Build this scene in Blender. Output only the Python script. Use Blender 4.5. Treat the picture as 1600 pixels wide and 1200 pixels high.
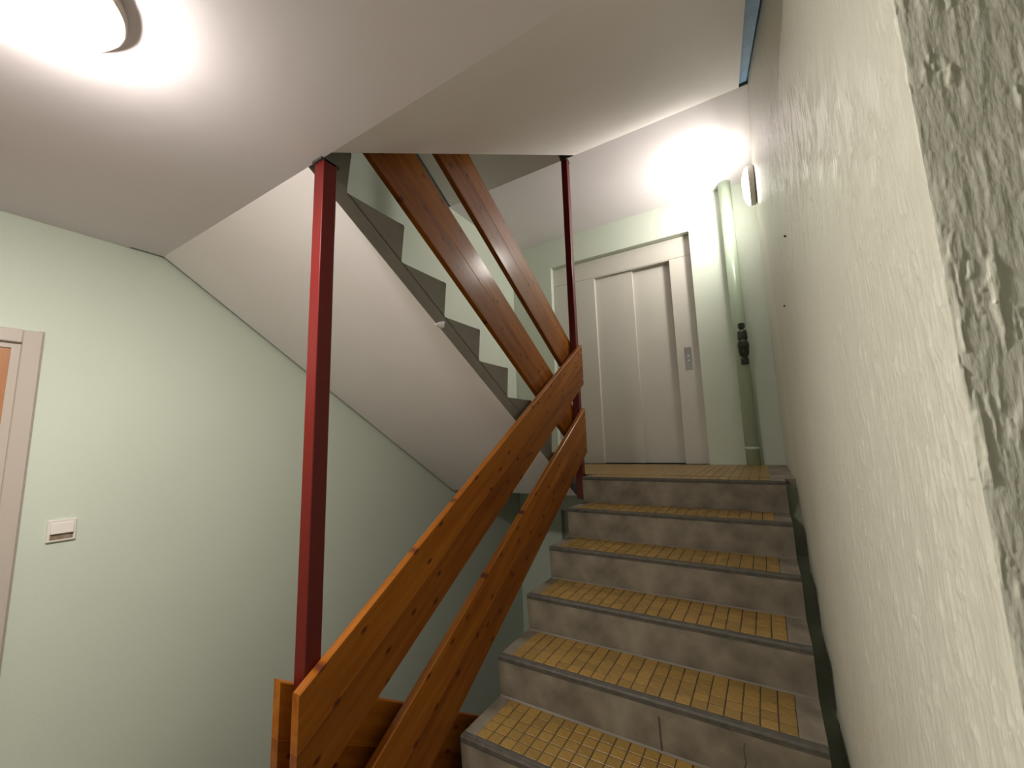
import bpy, bmesh, math, random
import numpy as np
from mathutils import Matrix, Vector

scene = bpy.context.scene
for o in list(bpy.data.objects):
    bpy.data.objects.remove(o)
COL = scene.collection
random.seed(7)
R = math.radians

# ------------------------------------------------------------------ camera
CAM_H = 1.624
FPX, YAW, PITCH, ROLL = 638.6, 31.31, 7.88, -1.645
cam_data = bpy.data.cameras.new('camera')
cam = bpy.data.objects.new('camera', cam_data)
COL.objects.link(cam)
cam_data.sensor_fit = 'HORIZONTAL'
cam_data.sensor_width = 36.0
cam_data.lens = FPX / 1600.0 * 36.0
cam_data.clip_start = 0.01
cy, cp, cr = R(YAW), R(PITCH), R(ROLL)
fw = Vector((-math.sin(cy) * math.cos(cp), math.cos(cy) * math.cos(cp), math.sin(cp)))
rt = Vector((math.cos(cy), math.sin(cy), 0))
up = rt.cross(fw)
cR = rt * math.cos(cr) + up * math.sin(cr)
cU = -rt * math.sin(cr) + up * math.cos(cr)
cam.matrix_world = Matrix(((cR.x, cU.x, -fw.x, 0), (cR.y, cU.y, -fw.y, 0), (cR.z, cU.z, -fw.z, CAM_H), (0, 0, 0, 1)))
scene.camera = cam

# ------------------------------------------------------------------ world, exposure
world = bpy.data.worlds.new('world')
scene.world = world
world.use_nodes = True
world.node_tree.nodes['Background'].inputs[0].default_value = (0.5, 0.5, 0.5, 1)
world.node_tree.nodes['Background'].inputs[1].default_value = 0.0
scene.view_settings.view_transform = 'Standard'
scene.view_settings.look = 'None'
scene.view_settings.gamma = 1.0
scene.view_settings.use_curve_mapping = False
scene.view_settings.exposure = 0.0
CEIL_LAMP = 212.0        # radiance of the ceiling lamp's diffuser
WALL_LAMP = 40.0        # radiance of the wall lamp's diffuser
WALL_BULB = 11.0        # watts thrown forward by the wall lamp's bulb

# ------------------------------------------------------------------ measures (metres)
RI, TR = 0.17, 0.2707
STO = 16 * RI                       # storey height
XS0, XS1 = -1.106, 0.0745           # flight on the right
XB0, XB1 = -2.418, -1.232           # flight on the left
XL, XR = -2.440, 0.129              # side walls
YA, YB = 0.828, 2.790               # first risers
YF, YE = 0.737, 2.909               # edges of the two landings (undersides)
YW, YC = 4.111, 0.433               # lift wall, corner of the right wall
YN, XN = -2.30, 1.60                # walls behind / to the right of the camera
SL = 0.157                          # slab thickness
HC = STO - SL                       # landing ceiling
SLOPE = RI / TR

# ------------------------------------------------------------------ materials
def mat(name, col, rough=0.6, spec=0.5, metallic=0.0, coat=0.0):
    m = bpy.data.materials.new(name)
    m.use_nodes = True
    b = m.node_tree.nodes['Principled BSDF']
    b.inputs['Base Color'].default_value = (*col, 1)
    b.inputs['Roughness'].default_value = rough
    b.inputs['Specular IOR Level'].default_value = spec
    b.inputs['Metallic'].default_value = metallic
    b.inputs['Coat Weight'].default_value = coat
    b.inputs['Coat Roughness'].default_value = 0.12
    return m

class N:
    """small helper round a material's node tree"""
    def __init__(s, m):
        s.t = m.node_tree
        s.b = s.t.nodes['Principled BSDF']
    def n(s, typ, **kw):
        x = s.t.nodes.new(typ)
        for k, v in kw.items():
            if k.startswith('_'):
                setattr(x, k[1:], v)
            else:
                x.inputs[k.replace('__', ' ')].default_value = v
        return x
    def l(s, a, b):
        s.t.links.new(a, b)
    def coords(s, scale=(1, 1, 1), kind='Object', rnd=False):
        src = s.n('ShaderNodeNewGeometry').outputs['Position'] if kind == 'Position' else s.n('ShaderNodeTexCoord').outputs[kind]
        if rnd:
            oi = s.n('ShaderNodeObjectInfo')
            mu = s.n('ShaderNodeMath', _operation='MULTIPLY')
            mu.inputs[1].default_value = 37.0
            s.l(oi.outputs['Random'], mu.inputs[0])
            ad = s.n('ShaderNodeVectorMath', _operation='ADD')
            s.l(src, ad.inputs[0]); s.l(mu.outputs[0], ad.inputs[1])
            src = ad.outputs[0]
        mp = s.n('ShaderNodeMapping')
        mp.inputs['Scale'].default_value = scale
        s.l(src, mp.inputs['Vector'])
        return mp.outputs['Vector']
    def noise(s, vec, scale, detail=3, rough=0.5):
        x = s.n('ShaderNodeTexNoise', Scale=scale, Detail=detail, Roughness=rough)
        s.l(vec, x.inputs['Vector'])
        return x.outputs['Fac']
    def ramp(s, fac, stops):
        x = s.n('ShaderNodeValToRGB')
        e = x.color_ramp.elements
        while len(e) < len(stops):
            e.new(0.5)
        for el, (p, c) in zip(e, stops):
            el.position = p
            el.color = (*c, 1) if len(c) == 3 else c
        s.l(fac, x.inputs[0])
        return x.outputs['Color']
    def bump(s, h, strength=0.3, dist=0.002):
        x = s.n('ShaderNodeBump', Strength=strength, Distance=dist)
        s.l(h, x.inputs['Height'])
        s.l(x.outputs['Normal'], s.b.inputs['Normal'])
    def color(s, c):
        s.l(c, s.b.inputs['Base Color'])

def mottled(name, c0, c1, scale, rough, bump_scale=None, bump_strength=0.2, bump_dist=0.002, vec_scale=(1, 1, 1), spec=0.4, kind='Object', detail=4):
    m = mat(name, c0, rough, spec)
    h = N(m)
    v = h.coords(vec_scale, kind)
    h.color(h.ramp(h.noise(v, scale, detail), [(0.3, c0), (0.7, c1)]))
    if bump_scale:
        h.bump(h.noise(v, bump_scale, 4), bump_strength, bump_dist)
    return m

M = {}
M['mint'] = mottled('mint_wall_paint', (0.640, 0.705, 0.605), (0.670, 0.730, 0.630), 2.0, 0.55, 120, 0.35, 0.0025)
M['white'] = mottled('white_ceiling_paint', (0.790, 0.738, 0.768), (0.830, 0.778, 0.808), 1.5, 0.65, 14, 0.15, 0.006)
M['soffit'] = mottled('white_soffit_paint', (0.855, 0.800, 0.795), (0.890, 0.838, 0.832), 2.5, 0.6, 22, 0.25, 0.004)
M['concrete'] = mottled('grey_brown_concrete', (0.120, 0.102, 0.076), (0.290, 0.250, 0.190), 7.0, 0.75, 60, 0.35, 0.002, detail=9)
M['edge_concrete'] = mottled('grey_concrete_side', (0.185, 0.166, 0.134), (0.220, 0.198, 0.162), 7.0, 0.7, 50, 0.2, 0.002, kind='Position')
M['nosing'] = mottled('dark_grey_nosing', (0.062, 0.056, 0.045), (0.100, 0.090, 0.073), 30.0, 0.6, 90, 0.2, 0.001)
M['grout'] = mat('dark_grout', (0.20, 0.17, 0.14), 0.9)
M['red'] = mat('red_gloss_paint', (0.120, 0.009, 0.008), 0.32, 0.4)
M['plate'] = mat('dark_steel_plate', (0.05, 0.045, 0.045), 0.5)
M['lift'] = mottled('warm_grey_lift_paint', (0.620, 0.600, 0.540), (0.650, 0.625, 0.565), 3.0, 0.42)
M['dark'] = mat('dark_gap', (0.02, 0.02, 0.02), 0.8)
M['panel'] = mat('brushed_steel', (0.30, 0.30, 0.29), 0.4, metallic=0.7)
M['button'] = mat('white_button', (0.85, 0.85, 0.8), 0.4)
M['pipe'] = mat('green_gloss_pipe_paint', (0.450, 0.560, 0.420), 0.25, 0.5)
M['valve'] = mottled('blackened_brass', (0.018, 0.018, 0.016), (0.06, 0.052, 0.04), 40, 0.35)
M['plastic'] = mat('white_plastic', (0.78, 0.74, 0.69), 0.35)
M['label'] = mottled('faded_label', (0.20, 0.15, 0.10), (0.36, 0.28, 0.20), 60, 0.5)
M['frame'] = mat('beige_frame_paint', (0.530, 0.465, 0.410), 0.4)
M['blue'] = mottled('blue_joint_strip', (0.20, 0.46, 0.85), (0.27, 0.56, 0.95), 8, 0.6)
M['screw'] = mat('steel_screw', (0.45, 0.40, 0.32), 0.35, metallic=0.9)

# ribbed crepi on the right: relief is mesh, the material gives colour and fine grain
M['crepi'] = mat('cream_crepi', (0.60, 0.585, 0.485), 0.38, 0.4)
h = N(M['crepi'])
v = h.coords((1, 1, 0.22))
h.color(h.ramp(h.noise(v, 3.0), [(0.3, (0.645, 0.650, 0.550)), (0.7, (0.690, 0.695, 0.595))]))
h.bump(h.noise(v, 110, 4), 0.6, 0.004)

# door leaf: orange brown veneer
M['veneer'] = mat('orange_brown_veneer', (0.42, 0.17, 0.07), 0.35, coat=0.3)
h = N(M['veneer'])
v = h.coords((6, 6, 0.5))
h.color(h.ramp(h.noise(v, 6, 5), [(0.3, (0.40, 0.165, 0.070)), (0.7, (0.52, 0.23, 0.10))]))

# varnished pine
M['pine'] = mat('varnished_pine', (0.42, 0.16, 0.03), 0.5, 0.15, coat=0.32)
M['pine'].node_tree.nodes['Principled BSDF'].inputs['Coat Roughness'].default_value = 0.2
h = N(M['pine'])
v = h.coords((0.55, 6, 7), rnd=True)
grain = h.noise(v, 3.5, 6, 0.6)
wood = h.ramp(grain, [(0.25, (0.195, 0.050, 0.003)), (0.5, (0.300, 0.094, 0.007)), (0.78, (0.420, 0.155, 0.016))])
v2 = h.coords((0.75, 1.0, 1.5), rnd=True)
sx = h.n('ShaderNodeSeparateXYZ'); h.l(v2, sx.inputs[0])
cx_ = h.n('ShaderNodeCombineXYZ'); h.l(sx.outputs['X'], cx_.inputs['X']); h.l(sx.outputs['Z'], cx_.inputs['Y'])
vor = h.n('ShaderNodeTexVoronoi', _voronoi_dimensions='2D', Scale=9.0, Randomness=1.0)
h.l(cx_.outputs[0], vor.inputs['Vector'])
knot = h.ramp(vor.outputs['Distance'], [(0.0, (1, 1, 1)), (0.05, (1, 1, 1)), (0.13, (0, 0, 0))])
sep = h.n('ShaderNodeSeparateColor')
h.l(vor.outputs['Color'], sep.inputs[0])
gt = h.n('ShaderNodeMath', _operation='GREATER_THAN')
gt.inputs[1].default_value = 0.45
h.l(sep.outputs[0], gt.inputs[0])
mu = h.n('ShaderNodeMath', _operation='MULTIPLY')
h.l(knot, mu.inputs[0]); h.l(gt.outputs[0], mu.inputs[1])
mx = h.n('ShaderNodeMix', _data_type='RGBA')
h.l(mu.outputs[0], mx.inputs['Factor']); h.l(wood, mx.inputs['A'])
mx.inputs['B'].default_value = (0.10, 0.022, 0.006, 1)
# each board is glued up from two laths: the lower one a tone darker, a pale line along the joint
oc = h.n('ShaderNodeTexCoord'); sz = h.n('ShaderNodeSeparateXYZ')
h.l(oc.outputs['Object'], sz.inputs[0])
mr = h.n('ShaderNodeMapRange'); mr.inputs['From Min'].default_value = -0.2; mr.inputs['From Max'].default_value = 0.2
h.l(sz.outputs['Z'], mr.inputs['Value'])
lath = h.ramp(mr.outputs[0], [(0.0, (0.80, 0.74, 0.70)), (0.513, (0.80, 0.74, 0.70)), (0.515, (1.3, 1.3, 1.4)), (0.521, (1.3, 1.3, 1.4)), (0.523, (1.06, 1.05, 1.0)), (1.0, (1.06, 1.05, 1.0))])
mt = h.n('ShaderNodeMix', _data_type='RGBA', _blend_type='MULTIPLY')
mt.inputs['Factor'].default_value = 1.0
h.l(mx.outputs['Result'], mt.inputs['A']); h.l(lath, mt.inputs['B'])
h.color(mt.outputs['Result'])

# ochre tiles: tone differs from tile to tile
def tile_material(name, per_object):
    m = mat(name, (0.46, 0.28, 0.08), 0.34, 0.5)
    h = N(m)
    v = h.coords((1, 1, 1))
    n1 = h.noise(v, 55, 3)
    base = h.ramp(n1, [(0.3, (0.270, 0.165, 0.042)), (0.7, (0.340, 0.218, 0.068))])
    if per_object:
        oi = h.n('ShaderNodeObjectInfo')
        f = oi.outputs['Random']
    else:
        wn = h.n('ShaderNodeTexVoronoi', Scale=20.0, Randomness=0.0)
        h.l(v, wn.inputs['Vector'])
        sp = h.n('ShaderNodeSeparateColor')
        h.l(wn.outputs['Color'], sp.inputs[0])
        f = sp.outputs[0]
    tone = h.ramp(f, [(0.0, (0.80, 0.80, 0.80)), (1.0, (1.1, 1.07, 1.02))])
    mx = h.n('ShaderNodeMix', _data_type='RGBA', _blend_type='MULTIPLY')
    mx.inputs['Factor'].default_value = 1.0
    h.l(base, mx.inputs['A']); h.l(tone, mx.inputs['B'])
    h.color(mx.outputs['Result'])
    return m
M['tile'] = tile_material('ochre_tile', True)
M['tiles'] = tile_material('ochre_tiling', False)
M['floor_tile'] = mottled('pale_bounce_tile', (0.50, 0.455, 0.405), (0.58, 0.53, 0.475), 12, 0.4)  # floor out of view, tone made pale and neutral to bounce light upwards

def emitter(name, col, strength):
    m = bpy.data.materials.new(name)
    m.use_nodes = True
    b = m.node_tree.nodes['Principled BSDF']
    b.inputs['Base Color'].default_value = (0.8, 0.8, 0.8, 1)
    b.inputs['Emission Color'].default_value = (*col, 1)
    b.inputs['Emission Strength'].default_value = strength
    return m
M['glow'] = emitter('lit_opal_diffuser', (1.0, 0.935, 0.85), CEIL_LAMP)
M['glow_wall'] = emitter('lit_opal_wall_diffuser', (1.0, 0.94, 0.86), WALL_LAMP)

# ------------------------------------------------------------------ object helpers
def link(name, me, parent=None, loc=None):
    o = bpy.data.objects.new(name, me)
    COL.objects.link(o)
    if parent is not None:
        o.parent = parent
    if loc is not None:
        o.location = loc
    return o

def tag(o, label=None, cat=None, group=None, kind=None):
    if label: o['label'] = label
    if cat: o['category'] = cat
    if group: o['group'] = group
    if kind: o['kind'] = kind
    return o

def empty(name, loc=(0, 0, 0)):
    o = bpy.data.objects.new(name, None)
    COL.objects.link(o)
    o.empty_display_size = 0.1
    o.location = loc
    return o

def mesh_of(bm, mats, smooth=False):
    me = bpy.data.meshes.new('mesh')
    bmesh.ops.recalc_face_normals(bm, faces=bm.faces)
    bm.to_mesh(me)
    bm.free()
    for m in (mats if isinstance(mats, (list, tuple)) else [mats]):
        me.materials.append(M[m] if isinstance(m, str) else m)
    if smooth:
        for p in me.polygons:
            p.use_smooth = True
    return me

def bm_box(bm, a, b, mi=0):
    x0, y0, z0 = (min(p, q) for p, q in zip(a, b))
    x1, y1, z1 = (max(p, q) for p, q in zip(a, b))
    vs = [bm.verts.new(c) for c in ((x0, y0, z0), (x1, y0, z0), (x1, y1, z0), (x0, y1, z0), (x0, y0, z1), (x1, y0, z1), (x1, y1, z1), (x0, y1, z1))]
    out = []
    for f in ((0, 3, 2, 1), (4, 5, 6, 7), (0, 1, 5, 4), (1, 2, 6, 5), (2, 3, 7, 6), (3, 0, 4, 7)):
        fc = bm.faces.new([vs[i] for i in f])
        fc.material_index = mi
        out.append(fc)
    return out

def bevel_all(bm, w, seg=1):
    bmesh.ops.bevel(bm, geom=list(bm.edges), offset=w, segments=seg, profile=0.6, affect='EDGES')

def box(name, a, b, m, parent=None, bevel=0.0, seg=2, loc=None):
    bm = bmesh.new()
    bm_box(bm, a, b)
    if bevel:
        bevel_all(bm, bevel, seg)
    return link(name, mesh_of(bm, m), parent, loc)

def bm_prism(bm, pts, x0, x1, mi=None):
    """polygon in (y, z) extruded along x; mi maps edge number to material index"""
    a = [bm.verts.new((x0, y, z)) for y, z in pts]
    b = [bm.verts.new((x1, y, z)) for y, z in pts]
    bm.faces.new(a); bm.faces.new(list(reversed(b)))
    n = len(pts)
    for i in range(n):
        f = bm.faces.new((a[i], b[i], b[(i + 1) % n], a[(i + 1) % n]))
        if mi and i in mi:
            f.material_index = mi[i]

def prism(name, pts, x0, x1, mats, parent=None, mi=None, loc=None):
    bm = bmesh.new()
    bm_prism(bm, pts, x0, x1, mi)
    return link(name, mesh_of(bm, mats), parent, loc)

def lathe_mesh(profile, m, seg=32, axis='z', smooth=True):
    """profile: list of (radius, height); closed at both ends"""
    bm = bmesh.new()
    rings = []
    for r_, h_ in profile:
        ring = []
        for i in range(seg):
            a = 2 * math.pi * i / seg
            c, s = r_ * math.cos(a), r_ * math.sin(a)
            ring.append(bm.verts.new({'z': (c, s, h_), 'x': (h_, c, s), 'y': (c, h_, s)}[axis]))
        rings.append(ring)
    for p, q in zip(rings, rings[1:]):
        for i in range(seg):
            bm.faces.new((p[i], p[(i + 1) % seg], q[(i + 1) % seg], q[i]))
    bm.faces.new(rings[0]); bm.faces.new(rings[-1])
    me = mesh_of(bm, m, smooth)
    return me

def struct(o, label=None):
    o['kind'] = 'structure'
    if label: o['label'] = label
    return o

# ================================================================== THE SETTING
ZB, ZT = -1.55, 5.45      # bottom and top of the modelled stairwell

struct(box('wall_left', (XL - 0.15, YN - 0.15, ZB), (XL, YW + 0.4, ZT), 'mint'), 'pale mint green painted wall with the door and switch')

# far wall with recesses for the lift doors on two levels
FR0, FR1, FRT = -1.934, -0.443, 3.595
bm = bmesh.new()
bm_box(bm, (XL, YW, ZB), (FR0, YW + 0.3, ZT))
bm_box(bm, (FR1, YW, ZB), (XR + 0.2, YW + 0.3, ZT))
lo = ZB
for k in (-1, 0):
    z0, z1 = 8 * RI + k * STO, FRT + k * STO
    bm_box(bm, (FR0, YW, lo), (FR1, YW + 0.3, z0))
    lo = z1
bm_box(bm, (FR0, YW, lo), (FR1, YW + 0.3, ZT))
struct(link('wall_far', mesh_of(bm, 'mint')), 'mint green wall round the lift doors at the far end')

# right wall: dense crepi relief on the visible side and its return
rng = np.random.default_rng(11)
def vnoise(u, w, seed):
    """smooth value noise on a hashed lattice"""
    iu, iw = np.floor(u).astype(np.int64), np.floor(w).astype(np.int64)
    fu, fw_ = u - iu, w - iw
    fu = fu * fu * (3 - 2 * fu); fw_ = fw_ * fw_ * (3 - 2 * fw_)
    def hsh(a, b):
        n = (a * 374761393 + b * 668265263 + seed * 974711) & 0x7fffffff
        n = ((n ^ (n >> 13)) * 1274126177) & 0x7fffffff
        return ((n ^ (n >> 16)) & 0xffff) / 65535.0
    return (hsh(iu, iw) * (1 - fu) * (1 - fw_) + hsh(iu + 1, iw) * fu * (1 - fw_)
            + hsh(iu, iw + 1) * (1 - fu) * fw_ + hsh(iu + 1, iw + 1) * fu * fw_)
def sstep(a, b, x):
    t = np.clip((x - a) / (b - a), 0, 1)
    return t * t * (3 - 2 * t)
def relief(s, z):
    """crepi height in metres at horizontal run s and height z"""
    sw = s + 0.0028 * (vnoise(s / 0.012, z / 0.03, 5) - 0.5) + 0.0010 * (vnoise(s / 0.004, z / 0.008, 6) - 0.5)
    dens = sstep(0.30, 0.62, vnoise(s / 0.018, z / 0.035, 7))      # where the trowel dragged
    a = sstep(0.62, 0.80, vnoise(sw / 0.0034, z / 0.034, 1))      # thin vertical strokes
    a2 = sstep(0.66, 0.82, vnoise(sw / 0.0030, z / 0.017, 8))
    b = sstep(0.70, 0.86, vnoise(sw / 0.0036, z / 0.0055, 2))     # small blobs
    c = vnoise(s / 0.03, z / 0.05, 3)                              # broad waviness
    d = vnoise(s / 0.0022, z / 0.003, 4)                           # grain
    return (0.0012 * a + 0.0009 * a2 + 0.0005 * b) * (0.25 + 0.75 * dens) + 0.0014 * c + 0.00018 * d
ret = np.concatenate([np.arange(0.30, 0.10, -0.02), np.arange(0.10, 0.0, -0.0009), [0.0]])   # along the return, towards the corner
side = [0.0]
stp = 0.0010
while side[-1] < YW - YC:
    side.append(side[-1] + stp)
    stp = min(stp * 1.0115, 0.03)
side = np.array(side[1:]); side[-1] = YW - YC
zs = list(np.arange(1.36, 1.99, 0.0015))
for sign in (-1, 1):                                              # coarser little by little above and below eye height
    stp, e_ = 0.0015, (zs[0] if sign < 0 else zs[-1])
    while ZB < e_ < ZT:
        stp = min(stp * 1.025, 0.03)
        e_ = min(max(e_ + sign * stp, ZB), ZT)
        zs.append(e_)
    zs.sort()
zs = np.array(zs)
run = np.concatenate([-ret, side])
S, Z = np.meshgrid(run, zs, indexing='ij')
H = relief(S + 20.0, Z + 20.0)
X = np.where(S <= 0, XR - S, XR)
Y = np.where(S <= 0, YC, YC + S)
nx = np.where(S < -1e-9, 0.0, np.where(S > 1e-9, -1.0, -0.707))
ny = np.where(S < -1e-9, -1.0, np.where(S > 1e-9, 0.0, -0.707))
rb = 0.003                                       # softly rounded arris
soft = np.exp(-np.abs(S) / rb) * 0.0012
X = X + nx * H + np.where(S >= 0, soft, 0) ; Y = Y + ny * H + np.where(S <= 0, soft, 0)
nu, nv = S.shape
verts = np.stack([X, Y, Z], -1).reshape(-1, 3).astype(np.float32)
ii, jj = np.meshgrid(np.arange(nu - 1), np.arange(nv - 1), indexing='ij')
q = np.stack([ii * nv + jj, (ii + 1) * nv + jj, (ii + 1) * nv + jj + 1, ii * nv + jj + 1], -1).reshape(-1, 4)[:, ::-1]
me = bpy.data.meshes.new('crepi')
me.vertices.add(len(verts)); me.vertices.foreach_set('co', verts.ravel())
me.loops.add(q.size); me.loops.foreach_set('vertex_index', q.ravel().astype(np.int32))
me.polygons.add(len(q)); me.polygons.foreach_set('loop_start', np.arange(0, q.size, 4, dtype=np.int32))
me.polygons.foreach_set('use_smooth', np.ones(len(q), dtype=bool))
me.update(calc_edges=True)
me.validate()
me.materials.append(M['crepi'])
wall_r = struct(link('wall_right', me), 'cream wall with rough vertical crepi texture beside the stairs')
box('masonry', (XR + 0.003, YC + 0.003, ZB), (XR + 0.3, YW, ZT), 'crepi', wall_r)
for y_, z_ in ((1.62, 2.29), (2.05, 2.16)):
    link('nail', lathe_mesh([(0.0035, 0.0), (0.0035, 0.006), (0.002, 0.007)], 'dark', 10, 'x'), wall_r, (XR - 0.008, y_, z_))

# walls behind and beside the camera that close the landing
struct(box('wall_corner', (XR + 0.3, YC, ZB), (XN + 0.15, YC + 0.15, HC + SL), 'crepi'), 'crepi wall turning the corner to the right')
struct(box('wall_near', (XL - 0.15, YN - 0.15, ZB), (XN + 0.15, YN, ZT), 'mint'), 'mint green wall behind the viewer')
struct(box('wall_side', (XN, YN, ZB), (XN + 0.15, YC + 0.15, ZT), 'mint'), 'mint green wall at the side of the landing')

# slabs: own landing, the landing above, lift landings
def landing(name, z, label, m_top='grout'):
    bm = bmesh.new()
    bm_box(bm, (XL + 0.001, YN, z - SL), (XN, 0.615, z))
    bm_box(bm, (XB0, 0.615, z - SL), (XN, YF, z))
    o = link(name, mesh_of(bm, ['white', m_top, 'edge_concrete']))
    for p in o.data.polygons:
        if p.normal.z > 0.5: p.material_index = 1
        elif p.normal.y > 0.5: p.material_index = 2
    return struct(o, label)
def lift_landing(name, z, label):
    o = box(name, (XL + 0.001, YE, z - SL), (XR - 0.001, YW + 0.3, z), ['white', 'concrete', 'edge_concrete'])
    for p in o.data.polygons:
        if p.normal.z > 0.5: p.material_index = 1
        elif p.normal.y < -0.5: p.material_index = 2
    return struct(o, label)
floor = landing('floor', 0.0, 'tiled landing floor at the foot of the stairs')
landing('ceiling', STO, 'white landing ceiling with the round lamp')
floor_lift = lift_landing('floor_landing', 8 * RI, 'landing floor in front of the lift doors')
lift_landing('ceiling_landing', 8 * RI + STO, 'white ceiling over the lift landing')
lift_landing('floor_lower', 8 * RI - STO, 'lower lift landing floor down the well')
struct(box('floor_well', (XL, YF, ZB - 0.1), (XR, YW, ZB), 'concrete'), 'concrete bottom of the stair well')
struct(box('ceiling_light_stop', (XL, YN, ZT), (XN, YW + 0.3, ZT + 0.1), 'white'), 'unseen white slab added to close off light above the stair well')  # added slab out of view, stops light where the well would continue up

def slab_tiles(name, x0, x1, y0, y1, z, parent, px=0.0527, py=0.0495, m='tiles'):
    bm = bmesh.new()
    nx_, ny_ = int((x1 - x0) / px), int((y1 - y0) / py)
    for i in range(nx_):
        for j in range(ny_):
            bm_box(bm, (x0 + i * px, y0 + j * py, z - 0.002), (x0 + (i + 1) * px - 0.0035, y0 + (j + 1) * py - 0.0035, z + 0.003))
    o = link(name, mesh_of(bm, m), parent)
    o['kind'] = 'stuff'
    return o
slab_tiles('floor_tiles', XL + 0.06, XN - 0.04, YN + 0.04, YF - 0.03, 0.0, floor, 0.0527, 0.0527, 'floor_tile')
slab_tiles('floor_tiles', -1.050 - 24 * 0.0527, 0.006, YE + 0.012, YW - 0.03, 8 * RI, floor_lift)

# dark green mortar fillet that closes the joint between the tiled flight and the right wall
M['skirt'] = mottled('dark_green_skirting_paint', (0.165, 0.190, 0.125), (0.200, 0.225, 0.150), 12, 0.6)
struct(prism('baseboard_right', [(YA - 0.01, -0.13), (2.62, (2.62 - YA + 0.01) * SLOPE - 0.13), (YE - 0.002, 8 * RI - 0.03), (YE - 0.002, 8 * RI - 0.26), (YA - 0.01, -0.26)], XS1 + 0.001, XR - 0.001, 'skirt'),
       'dark green sloping skirting between the tiled stairs and the right wall')

# blue strips in the joints between the upper flights and the walls
def joint_strip(name, x0, x1, ysign, label):
    if ysign > 0:
        pts = [(YF, HC + 0.02), (YE, HC + 0.02 + (YE - YF) * SLOPE), (YE, HC + 0.22 + (YE - YF) * SLOPE), (YF, HC + 0.22)]
    else:
        z1 = 2 * STO - SL
        pts = [(YF, z1 + 0.02), (YE, z1 + 0.02 - (YE - YF) * SLOPE), (YE, z1 + 0.22 - (YE - YF) * SLOPE), (YF, z1 + 0.22)]
    return struct(prism(name, pts, x0, x1, 'blue'), label)
joint_strip('trim_1', XS1 + 0.002, XR - 0.008, 1, 'blue strip in the joint between upper flight and right wall')
joint_strip('trim_2', XL + 0.001, XB0 - 0.001, -1, 'blue strip in the joint between topmost flight and left wall')

# ================================================================== STAIR FLIGHTS
def flight(name, label, x0, x1, up_y, y_first, z0, tiles):
    """flight of eight risers; up_y = +1 rises away from the camera, -1 towards it"""
    root = empty(name, ((x0 + x1) / 2, y_first, z0))
    tag(root, label, 'stairs', 'flights of the staircase')
    s = up_y
    ys = YF if s > 0 else YE          # lower end of soffit
    ye = YE if s > 0 else YF
    def yk(k): return s * (k - 1) * TR
    a0, a1 = x0 - (x0 + x1) / 2, x1 - (x0 + x1) / 2
    lower, upper = ys - y_first, ye - y_first
    pts = [(lower, -SL), (upper, 8 * RI - SL), (yk(8), 7 * RI), (0.0, 0.0), (lower, 0.0)]
    prism('waist_slab', pts, a0, a1, ['edge_concrete', 'soffit'], root, {0: 1})
    for k in range(1, 9):
        uc, rd = 0.007, 0.017
        back = yk(k) + s * TR if k < 8 else upper
        zb = -RI if k < 8 else -RI
        n0 = -s * uc
        p = [(s * uc, -RI), (n0, -rd), (n0 + s * rd * 0.3, -rd * 0.3), (n0 + s * rd, 0.0), (back - yk(k) + (s * uc if k < 8 else 0), 0.0)]
        if k == 8:
            p.append((back - yk(k), -SL))
        st = prism('step', p, a0, a1, ['concrete', 'edge_concrete'], root, None, (0, yk(k), k * RI))
        for pl in st.data.polygons:
            if abs(pl.normal.x) > 0.9: pl.material_index = 1
        if tiles:
            # grooved nosing strip round the edge
            g = [(n0 - s * 0.002, -0.019), (n0 - s * 0.002, -0.013), (n0 - s * 0.0002, -0.012), (n0 - s * 0.002, -0.011), (n0 - s * 0.002, -0.005),
                 (n0 + s * 0.003, 0.0016), (n0 + s * 0.012, 0.0016), (n0 + s * 0.0135, 0.0004), (n0 + s * 0.015, 0.0016), (n0 + s * 0.026, 0.0016),
                 (n0 + s * 0.026, -0.004), (n0 + s * 0.008, -0.010), (n0 + s * 0.008, -0.019)]
            prism('nosing', g, a0 + 0.001, a1 - 0.001, 'nosing', st)
    return root

TP, TQ = 0.0527, 0.0495
TX0 = -1.050
fa = flight('stair_flight', 'concrete stair flight with yellow tiled treads climbing to the lift', XS0, XS1, 1, YA, 0.0, True)
fb = flight('stair_flight', 'flight with stepped grey side and white sloping underside left of the lift', XB0, XB1, -1, YB, 8 * RI, True)
fc = flight('stair_flight', 'grey-shaded white sloping underside of the flight above the tiled stairs', XS0, XS1, 1, YA, STO, False)
fe = flight('stair_flight', 'topmost flight, its dark underside showing above the upper rail boards', XB0, XB1, -1, YB, 8 * RI + STO, False)
fd = flight('stair_flight', 'lowest flight, going down the well below the dark brown guard board', XB0, XB1, -1, YB, 8 * RI - STO, False)
fd.name = 'floor_lower_stairs'; fd['kind'] = 'structure'
del fd['category']; del fd['group']

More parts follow.
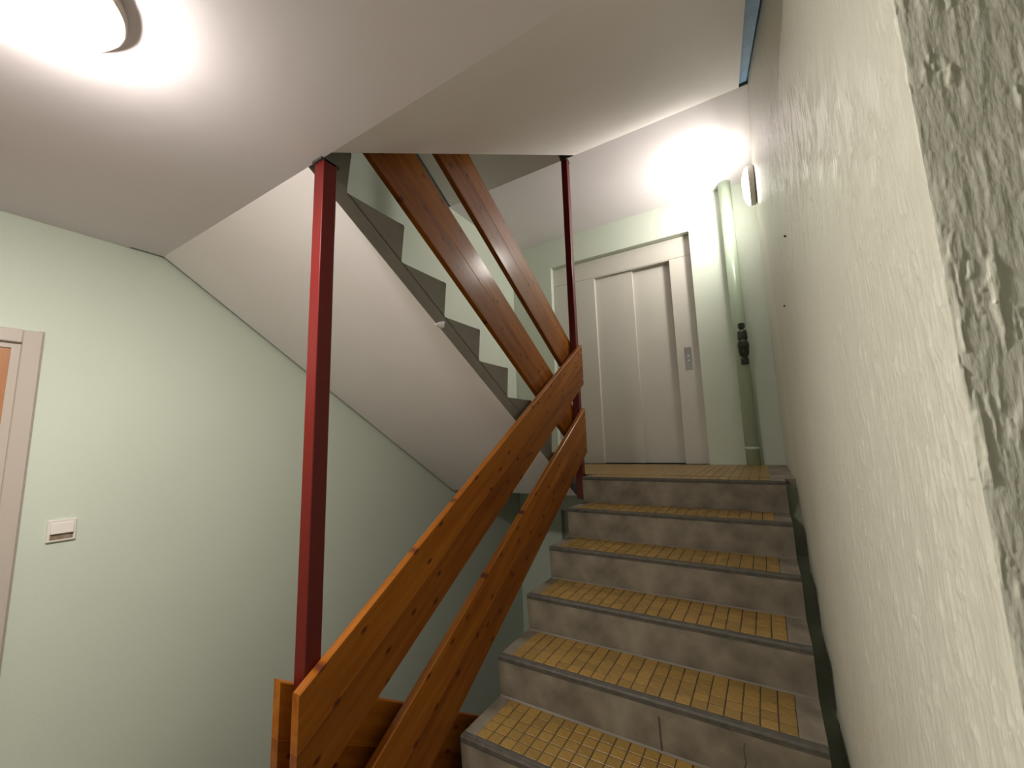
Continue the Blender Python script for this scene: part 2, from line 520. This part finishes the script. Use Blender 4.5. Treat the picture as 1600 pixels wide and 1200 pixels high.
# tiles on the treads: single tiles on the three nearest visible treads, joined rows on the rest
bm = bmesh.new()
w, d = TP - 0.0038, TQ - 0.0038
lo_ = [bm.verts.new(c) for c in ((0, 0, -0.002), (w, 0, -0.002), (w, d, -0.002), (0, d, -0.002))]
mi_ = [bm.verts.new(c) for c in ((0, 0, 0.0022), (w, 0, 0.0022), (w, d, 0.0022), (0, d, 0.0022))]
to_ = [bm.verts.new(c) for c in ((0.0015, 0.0015, 0.0034), (w - 0.0015, 0.0015, 0.0034), (w - 0.0015, d - 0.0015, 0.0034), (0.0015, d - 0.0015, 0.0034))]
bm.faces.new(to_)
for i in range(4):
    j = (i + 1) % 4
    bm.faces.new((lo_[i], lo_[j], mi_[j], mi_[i])); bm.faces.new((mi_[i], mi_[j], to_[j], to_[i]))
tile_me = mesh_of(bm, 'tile')
steps_a = sorted([o for o in fa.children if o.name.startswith('step')], key=lambda o: o.location.z)
xc_a = (XS0 + XS1) / 2
bed_dark = mat('dark_tile_joint', (0.055, 0.042, 0.025), 0.85)
for k, st in enumerate(steps_a, 1):
    box('grout_bed', (TX0 - xc_a - 0.002, 0.0185, -0.002), (TX0 - xc_a + 20 * TP - 0.002, 0.0205 + (5 if k < 8 else 3) * TQ - 0.002, 0.0012), bed_dark, st)
    if k in (3, 4, 5):
        for i in range(20):
            for j in range(5):
                t_ = link('tile', tile_me, st, (TX0 - xc_a + i * TP + random.uniform(-.0005, .0005), 0.0205 + j * TQ, random.uniform(-.0003, .0004)))
                t_.rotation_euler = (random.uniform(-.006, .006), random.uniform(-.006, .006), random.uniform(-.006, .006))
rows = bmesh.new()
for k in (1, 2, 6, 7, 8):
    y_ = (k - 1) * TR + 0.0205
    for i in range(20):
        for j in range(5 if k < 8 else 3):
            bm_box(rows, (TX0 - xc_a + i * TP, y_ + j * TQ, k * RI - 0.002), (TX0 - xc_a + i * TP + w, y_ + j * TQ + d, k * RI + 0.0034))
o = link('tile_rows', mesh_of(rows, 'tiles'), fa); o['kind'] = 'stuff'
rows = bmesh.new()
for k in range(1, 9):
    y_ = -(k - 1) * TR - 0.0205
    for i in range(20):
        for j in range(5 if k < 8 else 2):
            bm_box(rows, (-0.52 + i * TP, y_ - j * TQ, k * RI - 0.002), (-0.52 + i * TP + w, y_ - j * TQ - d, k * RI + 0.0034))
o = link('tile_rows', mesh_of(rows, 'tiles'), fb); o['kind'] = 'stuff'

# hairline joints on the riser under the fourth tread
def crack(st, x, jag, wd):
    bm = bmesh.new()
    prev = None
    n = 7
    for i in range(n + 1):
        z = -0.03 - (RI - 0.032) * i / n
        y = -0.0077 + 0.014 * (-z / RI) - 0.0004
        xx = x + random.uniform(-jag, jag)
        cur = (bm.verts.new((xx - wd, y, z)), bm.verts.new((xx + wd, y, z)), bm.verts.new((xx + wd, y + 0.003, z)), bm.verts.new((xx - wd, y + 0.003, z)))
        if prev:
            for q_ in range(4):
                bm.faces.new((prev[q_], prev[(q_ + 1) % 4], cur[(q_ + 1) % 4], cur[q_]))
        prev = cur
    o = link('crack', mesh_of(bm, 'nosing'), st)
crack(steps_a[3], -0.42 - xc_a, 0.0005, 0.0035)
crack(steps_a[3], -0.155 - xc_a, 0.004, 0.0018)

# lump of white plaster on the stepped side of the left flight
bm = bmesh.new()
bmesh.ops.create_icosphere(bm, subdivisions=2, radius=1.0)
for v_ in bm.verts:
    n_ = 1 + 0.35 * math.sin(5 * v_.co.y + 3 * v_.co.z) * math.cos(4 * v_.co.z)
    v_.co = Vector((v_.co.x * 0.006, v_.co.y * 0.034 * n_, v_.co.z * 0.017 * n_ + 0.25 * v_.co.y * 0.034))
lump = link('plaster_lump', mesh_of(bm, 'soffit', True), fb, (XB1 - (XB0 + XB1) / 2, 1.405 - YB, 2.165 - 8 * RI))
lump['label'] = 'white plaster lump'

# ================================================================== POSTS AND GUARD BOARDS
PX0, PX1 = -1.196, -1.146
def post(label, y0, z0, z1, zplates):
    root = empty('railing_post', ((PX0 + PX1) / 2, y0 + 0.025, z0))
    tag(root, label, 'post', 'red steel posts of the stair rail')
    box('shaft', (-0.025, -0.025, 0), (0.025, 0.025, z1 - z0), 'red', root, 0.003, 2)
    for zp, dx, dy in zplates:
        box('mounting_plate', (-dx, -dy, zp - z0 - 0.008), (dx, dy, zp - z0), 'plate', root)
    return root
post('thick red steel post at the near end of the guard boards', 0.737, -0.60, HC, [(HC - 0.0005, 0.025, 0.034)])
post('slim dark red post at the top of the tiled stairs', 2.828, 1.195, HC + (2.853 - YF) * SLOPE - 0.02, [(HC + (2.84 - YF) * SLOPE - 0.022, 0.025, 0.04)])

def board(root, x0, x1, y0, y1, z_top_mid, ymid, height, up_y, m='pine'):
    """board on edge in the y-z plane with plumb-cut ends; z_top_mid is its top edge at ymid (world)"""
    th = math.atan(SLOPE) * up_y
    hgt = height * math.cos(th)
    c = Vector(((x0 + x1) / 2, ymid, z_top_mid - height / 2))
    ex = Vector((0, math.cos(th), math.sin(th)))
    ez = Vector((0, -math.sin(th), math.cos(th)))
    exx = Vector((-1, 0, 0))
    mw = Matrix(((ex.x, exx.x, ez.x, c.x), (ex.y, exx.y, ez.y, c.y), (ex.z, exx.z, ez.z, c.z), (0, 0, 0, 1)))
    hh, ht = hgt / 2, (x1 - x0) / 2
    b, g = 0.0035, 0.0025
    off = hgt * 0.03
    prof = [(-ht, -hh + b), (-ht, off - g), (-ht + 0.0009, off), (-ht, off + g), (-ht, hh - b), (-ht + b, hh),
            (ht - b, hh), (ht, hh - b), (ht, off + g), (ht - 0.0009, off), (ht, off - g), (ht, -hh + b), (ht - b, -hh), (-ht + b, -hh)]
    la, lb = (y0 - ymid) / math.cos(th), (y1 - ymid) / math.cos(th)
    bm = bmesh.new()
    A = [bm.verts.new((la + z * math.tan(th), y, z)) for y, z in prof]
    B = [bm.verts.new((lb + z * math.tan(th), y, z)) for y, z in prof]
    bm.faces.new(A); bm.faces.new(list(reversed(B)))
    n = len(prof)
    for i in range(n):
        bm.faces.new((A[i], B[i], B[(i + 1) % n], A[(i + 1) % n]))
    o = link('guard_board', mesh_of(bm, m), root)
    o.matrix_world = Matrix.Translation(root.location).inverted() @ mw
    return o, th, la, lb, hgt, ht

screw_me = lathe_mesh([(0.0065, 0.0), (0.0065, 0.002), (0.004, 0.0042)], 'screw', 14, 'y')
def guard(label, specs, x0, x1, up_y, y0, y1):
    root = empty('guard_rail', ((x0 + x1) / 2, (y0 + y1) / 2, min(s[0] for s in specs) - 0.9))
    tag(root, label, 'railing', 'wooden guard rails of the staircase')
    for ztop, height in specs:
        o, th, la, lb, hgt, ht = board(root, x0, x1, y0, y1, ztop, 1.5, height, up_y)
        for ex_ in ((lb - 0.028,) if up_y > 0 else (la + 0.028, lb - 0.028)):
            for zz in (hgt * 0.5 - 0.045, -hgt * 0.5 + 0.045):
                s = link('screw', screw_me, o)
                s.location = (ex_ + zz * math.tan(th), -ht if up_y > 0 else ht, zz)
                s.rotation_euler = (math.pi if up_y > 0 else 0, 0, 0)
    return root
guard('two orange pine guard boards rising beside the yellow tiled stairs', [(1.472, 0.306), (0.992, 0.325)], PX1, PX1 + 0.031, 1, 0.705, 2.862)
guard('two brown pine guard boards of the flight rising left past the lift', [(2.706, 0.310), (3.196, 0.308)], PX0 - 0.031, PX0, -1, 0.70, 2.86)
guard('dark brown guard board going down the well behind the near post', [(0.487, 0.308), (-0.01, 0.310)], PX0 - 0.031, PX0, -1, 0.700, 2.86)

# ================================================================== LIFT DOORS
def lift(name, z0, label):
    root = empty(name, ((FR0 + FR1) / 2, YW + 0.07, z0))
    struct(root, label)
    cx = (FR0 + FR1) / 2
    def bx(n, a, b, m, par=root, bev=0.0):
        return box(n, (a[0] - cx, a[1] - YW - 0.07, a[2]), (b[0] - cx, b[1] - YW - 0.07, b[2]), m, par, bev, 1)
    f0, f1 = YW + 0.07, YW + 0.115
    o0, o1, ot = -1.443, -0.655, 2.017
    top = FRT - 8 * RI
    bx('jamb', (FR0 + 0.003, f0, 0.0), (o0, f1 + 0.04, ot + 0.006), 'lift', root, 0.002)
    bx('jamb', (o1, f0, 0.0), (FR1 - 0.003, f1 + 0.04, ot + 0.006), 'lift', root, 0.002)
    bx('header', (FR0 + 0.003, f0, ot + 0.008), (FR1 - 0.003, f1 + 0.04, top - 0.003), 'lift', root, 0.002)
    bx('lintel_lining', (o0, f0 + 0.004, ot), (o1, f1 + 0.04, ot + 0.008), 'lift')
    bx('door_leaf', (o0 - 0.03, f0 + 0.035, 0.006), (-1.036, f0 + 0.062, ot + 0.02), 'lift', root, 0.002)
    bx('door_leaf', (-1.06, f0 + 0.064, 0.006), (o1 + 0.03, f0 + 0.09, ot + 0.02), 'lift', root, 0.002)
    bx('sill', (o0, f0 + 0.002, 0.0), (o1, f0 + 0.12, 0.006), 'dark')
    bx('shaft_back', (FR0, YW + 0.2, 0.0), (FR1, YW + 0.21, top), 'dark')
    cp_ = bx('call_panel', (-0.583, f0 - 0.004, 0.890), (-0.521, f0, 1.106), 'panel', root, 0.0015)
    for zz in (0.975, 1.020):
        b_ = link('button', lathe_mesh([(0.008, 0.0), (0.008, -0.003), (0.006, -0.005)], 'button', 16, 'y'), cp_, (-0.552 - cx, f0 - 0.004 - YW - 0.07, zz))
    return root
lift('door_1', 8 * RI, 'grey sliding lift doors in a wide frame at the top of the stairs')
lift('door_3', 8 * RI - STO, 'grey lift doors one level down the well')

# ================================================================== DOOR ON THE LEFT
d1 = 0.383
door = struct(empty('door_2', (XL, d1 - 0.5, 0)), 'orange brown flat door in a beige frame on the left wall')
def dbx(n, a, b, m, par=door, bev=0.0):
    return box(n, (a[0] - XL, a[1] - d1 + 0.5, a[2]), (b[0] - XL, b[1] - d1 + 0.5, b[2]), m, par, bev, 1)
dt = 2.105
for nm, ya, yb in (('frame_jamb', d1 - 0.052, d1), ('frame_jamb', d1 - 1.02, d1 - 0.968)):
    dbx(nm, (XL, ya, 0), (XL + 0.028, yb, dt), 'frame', door, 0.003)
dbx('frame_head', (XL, d1 - 0.968, dt - 0.052), (XL + 0.028, d1 - 0.052, dt), 'frame', door, 0.003)
for ya, yb in ((d1 - 0.010, d1 + 0.006), (d1 - 1.026, d1 - 1.010)):
    dbx('architrave', (XL, ya, 0), (XL + 0.012, yb, dt + 0.006), 'frame', door, 0.002)
for ya, yb in ((d1 - 0.075, d1 - 0.050), (d1 - 0.970, d1 - 0.945)):
    dbx('rebate', (XL, ya, 0), (XL + 0.012, yb, dt - 0.048), 'frame', door)
dbx('rebate_head', (XL, d1 - 0.945, dt - 0.074), (XL + 0.012, d1 - 0.075, dt - 0.05), 'frame', door)
dbx('door_leaf', (XL, d1 - 0.945, 0.006), (XL + 0.006, d1 - 0.075, dt - 0.076), 'veneer', door)
hd = dbx('door_handle', (XL + 0.006, d1 - 0.16, 1.0), (XL + 0.010, d1 - 0.11, 1.2), 'panel', door, 0.0015)
dbx('lever', (XL + 0.010, d1 - 0.25, 1.115), (XL + 0.055, d1 - 0.125, 1.133), 'panel', hd, 0.004)

# ================================================================== LIGHT SWITCH
sw = tag(empty('light_switch', (XL, 0.502, 1.321)), 'small white light switch on the mint wall beside the door', 'switch')
bm = bmesh.new(); bm_box(bm, (0, -0.041, -0.042), (0.010, 0.041, 0.042)); bevel_all(bm, 0.003, 2)
link('plate', mesh_of(bm, 'plastic'), sw)
bm = bmesh.new(); bm_prism(bm, [(-0.032, -0.012), (0.032, -0.012), (0.032, 0.030), (-0.032, 0.030)], 0.008, 0.020)
for v_ in bm.verts:
    if v_.co.x > 0.015 and v_.co.z > 0.0: v_.co.x -= 0.006
bevel_all(bm, 0.0015, 1)
link('rocker', mesh_of(bm, 'plastic'), sw)
box('label_window', (0.008, -0.032, -0.034), (0.0108, 0.032, -0.013), 'label', sw)

# ================================================================== LAMPS
def dome(r_, dpt, n=10, r0=None):
    return [(r_ * math.cos(i / n * math.pi / 2) if i < n else 0.004, dpt * math.sin(i / n * math.pi / 2)) for i in range(n + 1)]
cl = tag(empty('ceiling_lamp', (-1.148, 0.107, HC)), 'round glowing white ceiling lamp on the landing ceiling', 'lamp')
link('base_ring', lathe_mesh([(0.125, 0.0), (0.138, -0.005), (0.138, -0.024), (0.132, -0.028)], 'plastic', 48), cl)
link('diffuser', lathe_mesh([(a, -0.028 - b) for a, b in dome(0.131, 0.036)], 'glow', 48), cl)

wl = tag(empty('wall_lamp', (XR - 0.004, 3.60, 3.585)), 'round glowing wall lamp high beside the green pipe', 'lamp')
link('base_ring', lathe_mesh([(0.140, 0.0), (0.152, -0.006), (0.152, -0.040), (0.146, -0.044)], 'plastic', 48, 'x'), wl)
link('diffuser', lathe_mesh([(a, -0.044 - b) for a, b in dome(0.146, 0.045)], 'glow_wall', 48, 'x'), wl)
bulb = bpy.data.lights.new('bulb', 'AREA')
bulb.shape = 'DISK'; bulb.size = 0.22; bulb.spread = R(165); bulb.energy = WALL_BULB; bulb.color = (1.0, 0.94, 0.86)
bo = link('bulb', bulb, wl, (-0.094, 0, 0))
bo.rotation_euler = (0, R(90), 0)

# ================================================================== RISER PIPE
pp = tag(empty('riser_pipe', (-0.100, YW - 0.078, 8 * RI)), 'thick pale green vertical pipe with black valve beside the lift', 'pipe')
ph = 8 * RI + STO - SL - 8 * RI
link('pipe', lathe_mesh([(0.052, 0.0), (0.052, ph)], 'pipe', 40), pp)
link('collar', lathe_mesh([(0.056, 0.13), (0.058, 0.135), (0.058, 0.150), (0.056, 0.155)], 'pipe', 40), pp)
box('bracket', (-0.012, 0.0, 1.85), (0.012, 0.078, 1.88), 'pipe', pp)
va = link('valve', lathe_mesh([(0.026, 0.0), (0.030, 0.004), (0.030, 0.050), (0.024, 0.056), (0.024, 0.070), (0.034, 0.078), (0.040, 0.100), (0.042, 0.145), (0.044, 0.150),
                               (0.044, 0.178), (0.036, 0.195), (0.030, 0.205), (0.038, 0.220), (0.038, 0.280), (0.030, 0.292), (0.020, 0.298)], 'valve', 28), pp, (0.018, -0.100, 2.205 - 8 * RI))
link('valve_cap', lathe_mesh([(0.016, 0.298), (0.016, 0.312), (0.027, 0.316), (0.027, 0.352), (0.022, 0.358)], 'valve', 8, smooth=False), va)
link('valve_neck', lathe_mesh([(0.024, 0.0), (0.024, 0.070)], 'valve', 20, 'y'), va, (-0.012, 0.020, 0.165))
link('valve_outlet', lathe_mesh([(0.022, 0.0), (0.022, -0.035), (0.030, -0.037), (0.030, -0.055), (0.02, -0.057)], 'valve', 20, 'y'), va, (0.0, -0.03, 0.165))
